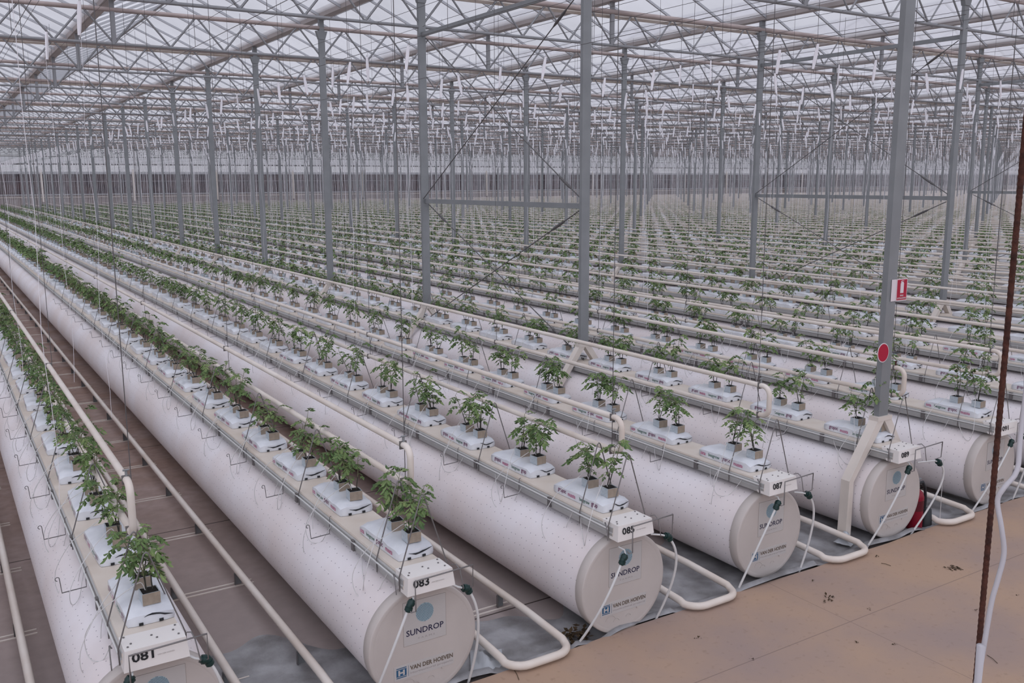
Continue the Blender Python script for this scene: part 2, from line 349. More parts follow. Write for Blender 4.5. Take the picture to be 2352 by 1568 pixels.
posts.sort(); keep = posts[:300]; rest = posts[300:]
for (d, j, i, x, y) in keep:
    if j == 0:
        lb = 'grey steel post with the red disc sign, nearest the path' if i == 0 else ('grey steel post on white forked legs, %s from the path in the nearest line' % ORD[i] if i < 14 else 'slim grey steel post at the far end of the nearest line, beyond the fourteenth')
    elif j <= 5:
        lb = ('grey steel post, %s from the path in the %s line of posts' % (ORD[i], ORD[j])) if i <= 10 else 'slim grey steel post at the far end of the %s line of posts' % ORD[j]
    else: lb = 'slim distant grey steel post beyond the sixth line of posts'
    t = thing('steel_post', (x, y, 0), lb, 'post', 'steel posts carrying the roof')
    if d < 34:
        link('shaft', P_SH, t); link('head_bracket', P_HD, t); link('base_plate', P_PL, t)
        for m in P_LG: link('leg', m, t)
    else:
        link('shaft', P_SH, t)
        for m in P_LG: link('leg', m, t)
if rest:
    b = MB()
    for (d, j, i, x, y) in rest: b.box(x-.065, x+.065, y-.028, y+.028, 0, 6.34)
    tag(b.build('steel_post', M_POST), 'faint grey steel posts farthest away among the last rows', 'post', 'steel posts carrying the roof', 'stuff')

# lattice girders across the rows, one over every post
for i in range(-1, 20):
    y = POST_Y0+i*POST_S
    if i < 0: lb = 'lattice roof girder over the path, nearest of all girders'
    else: lb = 'lattice roof girder over the %s post of the nearest line' % ORD[i]
    t = thing('lattice_girder', (POST_X0, y, 6.38), lb, 'girder', 'lattice girders under the roof')
    x0, x1 = -22, XR-POST_X0-1
    b = MB(); b.tube([(x0, 0, 0), (x1, 0, 0)], .042 if i % 2 else .05, 8); b.build('top_chord', M_CHORD, t)
    b = MB(); b.tube([(x0, 0, -.60), (x1, 0, -.60)], .028, 6); b.build('bottom_chord', M_WEB, t)
    b = MB()
    for k in range(int(x0), int(x1)):
        if not (-22 < k): continue
        b.tube([(k, 0, -.59), (k+.47, 0, -.03)], .019, 4, caps=False); b.tube([(k+1, 0, -.59), (k+.53, 0, -.03)], .019, 4, caps=False)
    for j in range(-2, 22):
        b.box(j*8+4-.04, j*8+4+.04, -.025, .025, -.6, .20)
    b.build('web', M_WEB, t)
    if i >= 0 and i % 2 == 0:
        b = MB(); b.tube([(x0, .12, -.06), (x1, .12, -.06)], .035, 6); b.build('heating_pipe', M_PIPE, t)
# roof gutters along the rows
gp = [(-.11, .10), (-.13, .10), (-.09, -.06), (.09, -.06), (.13, .10), (.11, .10), (.075, -.04), (-.075, -.04)]
b = MB(); b.extrude_y(gp, YN, WALL_Y); gm = b.mesh('roof_gutter', M_GUT)
for n, gx in enumerate(GX):
    if gx < POST_X0-12 or gx > XR: continue
    d = round((gx-POST_X0)/4)
    if d < 0: lb = 'roof gutter beam %s left of the nearest line of posts' % {-1: 'first', -2: 'second', -3: 'third'}.get(d, 'third')
    elif d == 0: lb = 'roof gutter beam running over the nearest line of posts'
    elif d <= 14: lb = 'roof gutter beam, %s to the right of the nearest post line' % ORD[d-1]
    else: lb = 'distant roof gutter beam past the fourteenth from the nearest post line'
    tag(link('roof_gutter', gm, None, (gx, 0, GZ)), lb, 'gutter', 'roof gutter beams')
# braced bays between the second and third posts of each line
for j in range(0, 8):
    x = POST_X0+8*j; ya, yb = POST_Y0+POST_S, POST_Y0+2*POST_S
    for z, r, nm in ((2.94, .035, 'low'), (5.66, .035, 'high')):
        b = MB(); b.box(-.02, .02, ya+.03, yb-.03, -r, r)
        tag(b.build('tie_beam', M_POST, None, (x, 0, z)), '%s horizontal steel tie between two posts of the %s line' % (nm, ORD[j] if j else 'nearest'), 'beam', 'ties of the braced bays')
    for (z0, z1, y0, y1, w) in ((2.98, 5.6, yb, ya, 'rising towards the path above the low tie'), (2.98, 5.6, ya, yb, 'rising away from the path above the low tie'),
                                (.9, 2.88, yb, ya, 'rising towards the path below the low tie'), (.9, 2.88, ya, yb, 'rising away from the path below the low tie')):
        b = MB(); sg = 1 if y1 > y0 else -1; xo = .05*sg
        p, q = Vector((x+xo, y0+sg*.05, z0)), Vector((x+xo, y1-sg*.05, z1)); b.tube([p, q], .008, 5)
        o = b.build('brace_rod', M_CABLE); tag(o, 'thin dark brace rod %s, %s post line' % (w, ORD[j] if j else 'nearest'), 'rod', 'brace rods of the braced bays')
        c = q if z0 > 2 and sg < 0 else (p if z0 > 2 else q); e = (p-q).normalized() if c is q else (q-p).normalized()
        b = MB(); b.tube([c+e*.35, c+e*.42, c+e*.62, c+e*.70], [.009, .02, .02, .009], 6); b.build('turnbuckle', M_CABLE, o)
# thin screen wires high up and crop wires over every row
wm = MB(); wm.tube([(0, 0, 0), (0, 95, 0)], .0035, 4); wm = wm.mesh('screen_wire', M_CABLE)
for n in range(60):
    x = 1.6+n*.8
    lb = ('thin high screen wire, %s from the left' % ORD[n]) if n < 12 else 'thin high screen wire past the twelfth from the left'
    tag(link('screen_wire', wm, None, (x, 0, 5.79)), lb, 'wire', 'thin wires under the roof')
wm2 = MB(); wm2.tube([(0, 0, 0), (0, 91, 0)], .003, 4); wm2 = wm2.mesh('crop_wire', M_CABLE)
wm3 = MB()
for i in range(24): wm3.tube([(0, .47+i*POST_S/2, 0), (0, .47+i*POST_S/2, 1.2+(.6 if i % 2 else 0))], .0028, 3, caps=False)
wm3 = wm3.mesh('drop_wire', M_CABLE)
for k in ROWS[:60]:
    o = tag(link('crop_wire', wm2, None, (rowx(k)+(.1 if (k-89) % 10 == 0 else 0), 4.6, 4.58)), rlabel('thin crop wire holding the twine above the plants', k), 'wire', 'crop wires over the rows')
    link('drop_wire', wm3, o)['kind'] = 'stuff'

# ------------------------------------------------------------------ one growing row
def ring(r, y, n=48): return [(r*math.sin(2*PI*a/n), y, r*math.cos(2*PI*a/n)) for a in range(n)]
def tube_mesh(n, ny):
    b = MB(); L = Y_FAR-Y_END-.09
    for i in range(ny):
        y0, y1 = .09+L*(i/ny)**2, .09+L*((i+1)/ny)**2
        b.add(ring(TUBE_R-.006, y0, n)+ring(TUBE_R-.006, y1, n), [(a, (a+1) % n, n+(a+1) % n, n+a) for a in range(n)], 0, True)
    return b.mesh('air_tube', M_TUBE)
TM_N, TM_F = tube_mesh(64, 6), tube_mesh(20, 2)
b = MB(); n = 64
rr = [(TUBE_R-.03, .004), (TUBE_R-.004, 0), (TUBE_R+.004, .006), (TUBE_R+.004, .085), (TUBE_R-.006, .095)]
vs = []
for r, y in rr: vs += ring(r, y, n)
b.add(vs, [(i*n+a, i*n+(a+1) % n, (i+1)*n+(a+1) % n, (i+1)*n+a) for i in range(len(rr)-1) for a in range(n)], 0, True)
b.add(ring(TUBE_R-.03, .004, n), [tuple(reversed(range(n)))], 0)
for (a0, rad, zz) in ((-.9, .08, -.22), (-.5, .05, -.235), (.35, .04, -.22)):     # moulding marks low on the cap
    b.tube(arc((a0*.13, .002, zz-.05), rad*.6, .3, PI-.3, 8, (1, 0, 0), (0, 0, 1)), .0012, 4, caps=False)
b.tube([(.13, 0.004, -.215), (.13, -.003, -.215)], .009, 8)
CAP = b.mesh('end_cap', M_CAP)
# stickers
b = MB(); b.box(-.15, .15, -.0012, .002, -.145, .145); S1 = b.mesh('sticker', M_STK)
b = MB()
for (x0, x1, z0, z1) in ((-.15, .15, .1435, .145), (-.15, .15, -.145, -.1435), (-.15, -.1485, -.145, .145), (.1485, .15, -.145, .145)): b.box(x0, x1, -.0016, 0, z0, z1)
S1B = b.mesh('border', M_STKB)
b = MB(); b.add([(.062*math.cos(2*PI*a/40), -.0018, .062*math.sin(2*PI*a/40)) for a in range(40)], [tuple(range(40))], 1)
for iz in range(-7, 8):
    for ix in range(-9, 10):
        z = iz*.0085; x = ix*.0068+(.0034 if iz % 2 else 0)
        if x*x+z*z > .060**2: continue
        tl = -.5*x/.06; h = .0042; w = .0017
        u = Vector((math.sin(tl), 0, math.cos(tl))); s = Vector((math.cos(tl), 0, -math.sin(tl))); c = Vector((x, -.0022, z))
        b.add([c-u*h, c+s*w, c+u*h, c-s*w], [(0, 1, 2, 3)], 0)
GLOBE = b.mesh('logo', [M_NAVY, M_LBLUE])
b = MB(); b.box(-.21, .21, -.0012, .002, -.047, .047); S2 = b.mesh('sticker', M_STK)
b = MB(); h = .034
b.box(-.035, .035, -.0018, 0, .028, .034); b.box(-.035, .035, -.0018, 0, -.034, -.028); b.box(-.035, .035, -.0018, 0, -.0235, .0235)
b.box(-.022, -.010, -.0024, 0, -.018, .018, 1); b.box(.010, .022, -.0024, 0, -.018, .018, 1); b.box(-.012, .012, -.0024, 0, -.005, .005, 1)
b.box(.0475, .0495, -.0018, 0, -.036, .036, 0)
HLOGO = b.mesh('logo', [M_BLUE, M_STK])
def stickers(tube):
    s = link('sticker', S1, tube, (.01, .003, .145)); s['label'] = 'square film sticker with a blue drop globe'
    link('border', S1B, s); link('logo', GLOBE, s, (.0, 0, .052))
    link('lettering', text_mesh('SUNDROP', .262, M_NAVY, .040, bold=.014), s, (0, -.002, -.062)); link('small_lettering', text_mesh('F A R M S', .115, M_GREYP, .012), s, (.01, -.002, -.112))
    s = link('sticker', S2, tube, (.0, .003, -.165)); s['label'] = 'long film sticker with a blue square letter H'
    link('logo', HLOGO, s, (-.160, 0, 0)); link('lettering', text_mesh('VAN DER HOEVEN', .305, M_BROWNP, .031, bold=.032), s, (.052, -.002, .014))
    link('small_lettering', text_mesh('Horticultural projects', .300, M_GREYP, .017, bold=.004), s, (.052, -.002, -.022))
# gutter profile (cream top, grey side channels)
def gutter_mesh():
    prof = [(-.150, .8965), (.150, .8965), (.153, .885), (.150, .876), (.160, .870), (.160, .838), (.166, .832), (.158, .792), (-.158, .792), (-.166, .832), (-.160, .838), (-.160, .870), (-.150, .876), (-.153, .885)]
    mis = [0, 0, 0, 1, 1, 1, 1, 1, 1, 1, 1, 1, 0, 0]
    b = MB(); b.extrude_y(prof, Y_END-.06, Y_FAR, mis); return b.mesh('growing_gutter', [M_CREAM, M_SIDE])
GUT = gutter_mesh()
b = MB(); b.tube([(-.172, Y_END-.02, .858), (-.172, Y_FAR, .858)], .0065, 6); SUP = b.mesh('supply_line', M_HOSE)
b = MB()   # end plate: folded sheet, top with rivets, front leaning out
b.add([(-.152, -.11, .9005), (.152, -.11, .9005), (.152, .07, .9005), (-.152, .07, .9005), (-.164, -.122, .79), (.164, -.122, .79), (-.164, .0, .79), (.164, .0, .79)],
      [(0, 1, 2, 3), (4, 5, 1, 0), (4, 0, 3, 6), (5, 7, 2, 1)])
PLATE = b.mesh('end_plate', M_PLATE)
b = MB()
for (x, y) in ((-.13, .05), (-.11, -.04), (-.13, -.07), (0, .0), (.02, -.04), (.13, .05), (.11, 0), (.125, -.06)):
    b.tube([(x, y, .900), (x, y, .905)], .006, 6)
RIV = b.mesh('rivet', M_WIRE)
def hanger_mesh():
    b = MB(); b.tube([(-.168, 0, .79), (-.170, 0, .875), (-.13, 0, 1.0), (-.012, 0, 1.362), (0, 0, 1.372), (.012, 0, 1.362), (.13, 0, 1.0), (.170, 0, .875), (.168, 0, .79)], .0042, 6)
    return b.mesh('wire_hanger', M_WIRE)
HANG = hanger_mesh()
b = MB(); b.tube([(-.155, 0, .905), (-.165, 0, .90), (-.17, 0, .86), (-.172, 0, .775), (-.31, 0, .768), (-.318, 0, .86)]+arc((-.330, 0, .862), .012, 0, PI*1.5, 8, (1, 0, 0), (0, 0, 1)), .0028, 5)
HOOK = b.mesh('wire_hook', M_WIRE)
b = MB(); b.box(-.176, -.16, -.02, .02, .80, .873); CLIP = b.mesh('side_clip', M_WIRE)
def rod_mesh(L, x0):    # end rod that carries the two drain elbows
    b = MB(); b.tube([(-.035, .0, .715), (-.03, -.015, .70), (0, -.015, .70), (0, -.015, .893), (L, -.015, .905), (L, -.01, .76), (L-.045, .02, .74)], .0036, 6)
    b.tube([(-.20-x0, .10, .90), (-.21-x0, .10, .915), (-.215-x0, .08, .90), (-.215-x0, .06, .80)], .0036, 5); b.tube([(.165-x0, .06, .905), (.18-x0, .03, .915), (.19-x0, 0, .89), (.21-x0, -.01, .76)], .0036, 5)
    return b.mesh('end_rod', M_WIRE)
RX = {81: (-.14, .39), 83: (-.125, .40), 85: (-.056, .37), 87: (-.023, .335), 89: (.03, .40), 91: (.09, .36)}
def grow_pipe_mesh(ye, z0=1.24):
    z1, rb = 1.50, .075
    pts = [Vector((0, Y_FAR, z1)), Vector((0, ye+.5, z1)), Vector((0, ye+rb, z1))]
    pts += arc((0, ye+rb, z1-rb), rb, PI/2, PI, 6, (0, 1, 0), (0, 0, 1))[1:]
    pts += arc((0, ye+rb, z0+rb), rb, PI, PI*1.5, 6, (0, 1, 0), (0, 0, 1))
    pts += [Vector((0, ye+.5, z0)), Vector((0, Y_FAR, z0))]
    return pts
def rail_pts(dz=0):
    xa, xb, ye, rb, z = .58, 1.08, 4.70, .14, .125
    pts = [Vector((xa, Y_FAR, z)), Vector((xa, ye+.6, z)), Vector((xa, ye+rb, z-.02))]
    pts += arc((xa+rb, ye+rb, z-.035), rb, PI, PI*1.5, 6, (1, 0, 0), (0, 1, 0))[1:]
    pts += arc((xb-rb, ye+rb, z-.035), rb, PI*1.5, PI*2, 6, (1, 0, 0), (0, 1, 0))[:-1]
    pts += [Vector((xb, ye+rb, z-.02)), Vector((xb, ye+.6, z)), Vector((xb, Y_FAR, z))]
    return pts
b = MB(); b.tube(rail_pts(), .028, 12); RAIL = b.mesh('rail_pipe', M_PIPE)
b = MB(); b.tube(rail_pts(), .028, 6); RAILF = b.mesh('rail_pipe', M_PIPE)
b = MB()
for x in (.58, 1.08): b.box(x-.028, x+.028, -.003, .003, .006, .105, 0); b.box(x-.030, x-.026, -.022, .003, .006, .105, 2)
for y in (-.03, .035): b.box(.46, 1.20, y-.006, y+.006, .0, .008, 1)
SUPP = b.mesh('rail_support', [M_POST, M_PIPE, M_WIRE])
GP = {79: (.05, 5.6), 81: (.07, 5.60), 83: (.19, 5.36), 85: (.25, 5.17), 87: (.40, 5.32), 89: (.45, 5.16), 91: (.47, 5.16)}
OFF = {81: -.02, 83: -.015, 85: -.035, 87: .05, 89: .02, 91: .03}
gfar = MB(); gfar.tube(grow_pipe_mesh(5.16), .022, 6)
for i in range(20):
    gfar.tube([(.03, POST_Y0+.3+i*POST_S, 1.2), (.03, POST_Y0+.3+i*POST_S, 5.75)], .004, 3, mi=1, caps=False)
gfar = gfar.mesh('grow_pipe', [M_PIPE, M_CABLE])
b = MB(); b.box(-.026, .026, -.006, .006, -.03, .026); CLAMP = b.mesh('pipe_clamp', M_WIRE)
hb = MB(); hb.tube([(.035, 0, 1.2), (.035, 0, 5.78)], .0030, 5); HW = hb.mesh('suspension_wire', M_CABLE)
SUP_Y = [5.68, 7.19, 8.5]+[9.75+1.25*i for i in range(0, 60)]
for k in ROWS:
    x = rowx(k); near = k <= 95; full = 81 <= k <= 93; off = OFF.get(k, 0)
    grp = 'air tubes under the growing rows'
    if full:
        t = thing('air_tube', (x, Y_END+off, TUBE_Z), rlabel('fat white perforated air tube with capped end' if k < 93 else 'fat white perforated air tube', k), 'air tube', grp)
        link('tube_wall', TM_N, t); c = link('end_cap', CAP, t); stickers(c)
    else:
        t = tag(link('air_tube', TM_F, None, (x, Y_END, TUBE_Z)), rlabel('fat white perforated air tube', k), 'air tube', grp)
        if near: link('end_cap', CAP, t)
    grp = 'growing gutters on the air tubes'
    lb = rlabel('long cream topped growing gutter', k)
    if near:
        t = tag(link('growing_gutter', GUT, None, (x, off, 0)), lb, 'gutter', grp)
        link('supply_line', SUP, t)
        p = link('end_plate', PLATE, t, (0, Y_END, 0)); link('rivet', RIV, p); link('end_rod', rod_mesh(RX.get(k, (-.05, .36))[1], RX.get(k, (-.05, .36))[0]), t, (RX.get(k, (-.05, .36))[0], Y_END-.135, 0))
        if full:
            tm = link('number', text_mesh('%03d' % k, .108, M_BLACK, .050, bold=.024), p, (-.068, -.1185, .858)); tm.rotation_euler.x = math.radians(-6)
            tm = link('small_lettering', text_mesh('VAN DER HOEVEN', .085, M_GREYP, .007), p, (.045, -.1205, .845)); tm.rotation_euler.x = math.radians(-6)
        link('wire_hanger', HANG, t, (0, Y_END-.02, 0))
        for i in range(14): link('wire_hanger', HANG, t, (0, 5.16+1.47*i, 0))
        for i in range(16): link('wire_hook', HOOK, t, (0, 5.98+1.02*i, 0))
        for i in range(12): link('side_clip', CLIP, t, (0, 5.55+1.13*i, 0))
    else: t = tag(link('growing_gutter', GUT, None, (x, 0, 0)), lb, 'gutter', grp)
    dx, ye = GP.get(k, (.47, 5.16)); grp = 'white heating pipe loops hung beside the plants'
    lb = rlabel('hanging white heating pipe loop beside the plants', k)
    if near:
        t = thing('grow_pipe', (x+dx, 0, 0), lb, 'heating pipe', grp)
        b = MB(); b.tube(grow_pipe_mesh(ye, 1.18 if k == 81 else 1.24), .0225, 12); b.build('pipe', M_PIPE, t)
        ys = [ye+.16]+[POST_Y0+.3+i*POST_S for i in range(1, 20)]
        for y in ys:
            w = link('suspension_wire', HW, t, (0, y, 0)); link('pipe_clamp', CLAMP, w, (-.0, -.05, 1.5)); link('pipe_clamp', CLAMP, w, (0, -.05, 1.18 if k == 81 else 1.24))
        b = MB(); b.tube([(0, ye+.10, 1.52), (0, ye+.10, 1.555)], .008, 6); b.tube([(-.018, ye+.10, 1.56), (.018, ye+.10, 1.56)], .006, 6); b.build('bleed_valve', M_RUST if k == 89 else M_POST, t)
    else: tag(link('grow_pipe', gfar, None, (x+dx, 0, 0)), lb, 'heating pipe', grp)
    lb = rlabel('white pipe rail bent round at the path', k); grp = 'pipe rails between the rows'
    if k <= 93:
        t = tag(link('pipe_rail', RAIL, None, (x, 0, 0)), lb, 'pipe rail', grp)
        for y in SUP_Y[:40 if k < 85 else 8]: link('rail_support', SUPP, t, (0, y, 0))
    else: tag(link('pipe_rail', RAILF, None, (x, 0, 0)), lb, 'pipe rail', grp)

# drain hoses at the row ends
def elbow(b, p, d1, d2):
    p, d1, d2 = Vector(p), Vector(d1).normalized(), Vector(d2).normalized()
    b.tube([p-d1*.040, p-d1*.020, p, p+d2*.018, p+d2*.042], [.017, .021, .022, .021, .016], 10)
    b.tube([p-d1*.030, p-d1*.006], .026, 10); b.tube([p+d2*.012, p+d2*.034], .025, 10)
HD = {81: (-.15, .735, -.41), 83: (-.15, .735, -.41), 85: (-.115, .655, -.41), 87: (-.07, .70, -.43), 89: (-.012, .71, -.43), 91: (.05, .69, -.44)}
HR = {81: (.25, .745, .327, .306), 83: (.25, .745, .327, .306), 85: (.305, .735, .379, .310), 87: (.305, .72, .378, .285), 89: (.45, .705, .494, .20), 91: (.31, .72, .38, .28)}
def bez(p0, p1, p2, n=14): 
    c = 2*Vector(p1)-(Vector(p0)+Vector(p2))/2
    return [Vector(p0)*(1-t)**2+c*2*t*(1-t)+Vector(p2)*t*t for t in [i/n for i in range(n+1)]]
for k in (81, 83, 85, 87, 89, 91):
    x = rowx(k); off = OFF[k]; ex, ez, hx = HD[k]; y = Y_END-.12+off
    t = thing('drain_hose', (x, y, 0), 'white drain hose with dark elbow crossing the end cap of tube %03d' % k, 'hose', 'drain hoses at the row ends')
    b = MB(); elbow(b, (ex, 0, ez), (-.9, .0, -1), (-.35, 0, -1)); b.build('elbow', M_ELBOW, t)
    b = MB(); b.tube(bez((ex-.012, 0, ez-.025), ((ex+hx)/2-.035, 0, ez*.52), (hx, 4.825-y, .03)), .009, 10); b.build('hose', M_HOSE, t)
    b = MB(); b.tube([(ex+.024, .0, ez+.03), (ex+.03, .02, ez+.055), (ex+.0, .05, ez+.075)], .006, 6); b.build('nozzle', M_HOSE, t)
    ex, ez, mx, hx = HR[k]
    t = thing('drain_hose', (x, y, 0), 'white drain hose hanging from the dark elbow right of the %03d plate' % k, 'hose', 'drain hoses at the row ends')
    b = MB(); elbow(b, (ex, 0, ez), (1, 0, -.25), (.45, 0, -1)); b.build('elbow', M_ELBOW, t)
    b = MB(); b.tube(bez((ex+.012, 0, ez-.025), (mx, 0, .46), (hx, 4.815-y, .03)), .009, 10); b.build('hose', M_HOSE, t)
    b = MB(); b.tube([(.16, .03, ez+.035), (ex-.06, .01, ez+.018), (ex-.03, 0, ez+.008)], .007, 6); b.build('nozzle', M_HOSE, t)

# ------------------------------------------------------------------ grow bags
def bag_mesh(seed):
    r = random.Random(seed); b = MB(); W, Ln, H = .128, .305, .086
    nx, ny = 7, 13; vs = []
    def P(i, j):   # top surface
        u, v = i/(nx-1)*2-1, j/(ny-1)*2-1
        z = H*(1-.24*abs(u)**5)*(1-.30*abs(v)**8)+r.uniform(-.0035, .0035)+.004*math.sin(v*7+seed)
        return (u*W*(1-.05*abs(v)**6), v*Ln*(1-.03*abs(u)**4), z)
    for j in range(ny):
        for i in range(nx): vs.append(P(i, j))
    fs = [(j*nx+i, j*nx+i+1, (j+1)*nx+i+1, (j+1)*nx+i) for j in range(ny-1) for i in range(nx-1)]
    b.add(vs, fs, 0, True)
    border = [(i, 0) for i in range(nx)]+[(nx-1, j) for j in range(1, ny)]+[(i, ny-1) for i in range(nx-2, -1, -1)]+[(0, j) for j in range(ny-2, 0, -1)]
    tp = [vs[j*nx+i] for i, j in border]; mid = [(x*1.01, y*1.008, z*.45) for x, y, z in tp]; bt = [(x*.985, y*.99, 0) for x, y, z in tp]; n = len(border)
    b.add(tp+mid+bt, [(a, n+a, n+(a+1) % n, (a+1) % n) for a in range(n)]+[(n+a, 2*n+a, 2*n+(a+1) % n, n+(a+1) % n) for a in range(n)], 0, True)
    return b.mesh('grow_bag', M_BAG)
BAGS = [bag_mesh(s) for s in range(4)]
def slit_mesh(seed):
    r = random.Random(seed); b = MB(); y = -.3105; n = 8; zs = [.045+.012*math.sin(i*.7+seed)+r.uniform(-.003, .003) for i in range(n)]
    w = [.0012+.0045*math.sin(PI*i/(n-1))*r.uniform(.4, 1.4) for i in range(n)]; x0 = r.uniform(-.11, -.03); x1 = .11
    for i in range(n-1):
        xa, xb = x0+(x1-x0)*i/(n-1), x0+(x1-x0)*(i+1)/(n-1)
        b.add([(xa, y, zs[i]-w[i]), (xb, y, zs[i+1]-w[i+1]), (xb, y, zs[i+1]+w[i+1]), (xa, y, zs[i]+w[i])], [(0, 1, 2, 3)])
    return b.mesh('drain_slit', M_BLACK)
SLITS = [slit_mesh(s) for s in range(4)]
b = MB(); b.box(-.011, .011, -.001, .004, .0, .014); DHOLE = b.mesh('drain_hole', M_BLACK)
def holes(o):
    for x in (-.055, .05): link('drain_hole', DHOLE, o, (x, -.3105, .004))
def bag_text(seed, bag):
    x = -.1315
    seq = ([('gropoc', .10, M_PURP, .18), ('mussta', .09, M_MAG, .06), ('besgrow', .12, M_GRN, -.095), ('grop', .07, M_PURP, -.21)],
           [('ssta', .06, M_MAG, .24), ('besgrow', .13, M_GRN, .11), ('gropoc', .10, M_PURP, -.03), ('mussta', .10, M_MAG, -.17)])[seed % 2]
    for s, w, m, y in seq:
        o = link('printed_lettering', text_mesh(s, w, m, .036 if 'g' in s else .026, face='-X', bold=.012), bag, (x, y, .033)); o.rotation_euler.y = math.radians(2)
# ------------------------------------------------------------------ plants
def leaf(b, p, d, L, r, nl, mi, lod):
    """a compound leaf: arching rachis and toothed leaflets"""
    p = Vector(p); d = Vector(d).normalized(); side = d.cross(Vector((0, 0, 1)))
    side = side.normalized() if side.length > .05 else Vector((1, 0, 0)); pts = [p]; q = p.copy(); dd = d.copy(); n = 5
    for i in range(n):
        q = q+dd*L/n; dd = (dd+Vector((0, 0, -.30-.14*i))).normalized(); pts.append(q.copy())
    if lod == 0: b.tube(pts, [.0018]*3+[.0012]*3, 3, 1, False)
    def lf(o, u, s, ln):
        nrm = u.cross(s).normalized(); u = u.normalized(); w = ln*.34
        if lod == 0:
            L1 = [o, o+u*ln*.25+s*w*.55+nrm*.1*w, o+u*ln*.5+s*w*.95-nrm*.25*w, o+u*ln*.62+s*w*.55, o+u*ln*.8+s*w*.5-nrm*.2*w, o+u*ln-nrm*.25*ln]
            R1 = [o, o+u*ln*.25-s*w*.55+nrm*.1*w, o+u*ln*.5-s*w*.95-nrm*.25*w, o+u*ln*.62-s*w*.55, o+u*ln*.8-s*w*.5-nrm*.2*w, o+u*ln-nrm*.25*ln]
            b.add(L1, [(0, 1, 2, 3, 4, 5)], mi); b.add(R1, [(5, 4, 3, 2, 1, 0)], mi)
        else:
            b.add([o, o+u*ln*.5+s*w*1.1-nrm*.2*w, o+u*ln-nrm*.2*ln, o+u*ln*.5-s*w*1.1-nrm*.2*w], [(0, 1, 2, 3)], mi)
    for j in range(nl):
        f = .35+.5*j/max(1, nl-1); i = min(n-1, int(f*n)); a = pts[i].lerp(pts[i+1], f*n-i); t = (pts[i+1]-pts[i]).normalized()
        for sg in (-1, 1):
            u = (side*sg*.85+t*.6+Vector((0, 0, r.uniform(-1.1, -.2)))).normalized(); s = u.cross(Vector((0, 0, 1))); s = s.normalized() if s.length > .1 else t
            s = (s+Vector((0, 0, r.uniform(-.5, .5)))).normalized()
            lf(a, u, s, L*r.uniform(.32, .46)*(1 if lod == 0 else 1.45))
    lf(pts[-1], (pts[-1]-pts[-2]), side, L*(.45 if lod == 0 else .6))
def plant_meshes(seed, lod=0):
    r = random.Random(seed); st, lf_ = MB(), MB(); H = r.uniform(.29, .39); ns = r.choice([2, 2, 3])
    for s in range(ns):
        a = r.uniform(0, 2*PI); base = Vector((.018*math.cos(a), .018*math.sin(a), .066)); lean = Vector((r.uniform(-.22, .22), r.uniform(-.22, .22), 1)).normalized()
        h = H*r.uniform(.75, 1.05); pts = []; p = base.copy(); d = lean.copy(); n = 6
        for i in range(n+1):
            pts.append(p.copy()); p = p+d*h/n; d = (d+Vector((r.uniform(-.12, .12), r.uniform(-.12, .12), 0))).normalized()
        if lod == 0:
            st.tube(pts[:3], [.0042, .0038, .0034], 5, 1, False); st.tube(pts[2:], [.0034, .003, .0028, .0024, .002], 5, 0, False)
        else: st.tube([pts[0], pts[3], pts[6]], .0045, 3, 0, False, False)
        nlv = (7 if lod == 0 else 5); phi = r.uniform(0, 2*PI)
        for l in range(nlv):
            f = .28+.72*l/(nlv-1); i = min(n-1, int(f*n)); q = pts[i].lerp(pts[i+1], f*n-i); phi += 2.4+r.uniform(-.3, .3)
            L = (.075+.045*math.sin(PI*min(1, f*.85)))*r.uniform(.75, 1.25)*(1.1 if f > .5 else .7)
            leaf(lf_, q, (math.cos(phi), math.sin(phi), .8 if l < nlv-1 else 1.6), L, r, (3 if lod == 0 else 2) if f > .4 else 2 if lod == 0 else 1, 0 if (l+s) % 3 else 2, lod)
    lf_.v = [(v[0], v[1], max(v[2], .016)) for v in lf_.v]
    return st, lf_
def cube_mesh():
    b = MB(); a = .047
    b.add([(-a, -a, 0), (a, -a, 0), (a, a, 0), (-a, a, 0), (-a, -a, .066), (a, -a, .066), (a, a, .066), (-a, a, .066)], [(0, 1, 5, 4), (2, 3, 7, 6)], 1)
    b.add([(-a, -a, 0), (-a, a, 0), (-a, a, .066), (-a, -a, .066)], [(3, 2, 1, 0)], 0); b.add([(a, -a, 0), (a, a, 0), (a, a, .066), (a, -a, .066)], [(0, 1, 2, 3)], 0)
    c = .042
    b.add([(-a, -a, .066), (a, -a, .066), (a, a, .066), (-a, a, .066), (-c, -c, .066), (c, -c, .066), (c, c, .066), (-c, c, .066)], [(0, 1, 5, 4), (1, 2, 6, 5), (2, 3, 7, 6), (3, 0, 4, 7)], 0)
    return b.mesh('growing_cube', [M_FOIL, M_TAN])
CUBE = cube_mesh()
b = MB(); c = .042; g = [(-c+2*c*i/4, -c+2*c*j/4, .0625+random.uniform(-.003, .004)) for j in range(5) for i in range(5)]
b.add(g, [(j*5+i, j*5+i+1, (j+1)*5+i+1, (j+1)*5+i) for j in range(4) for i in range(4)]); SOIL = b.mesh('substrate', M_SOIL)
PL = []
for s in range(9):
    st, lf_ = plant_meshes(100+s); PL.append((st.mesh('stem', [M_STEM, M_STEMD]), lf_.mesh('foliage', [M_LEAF, M_STEM, M_LEAF2])))
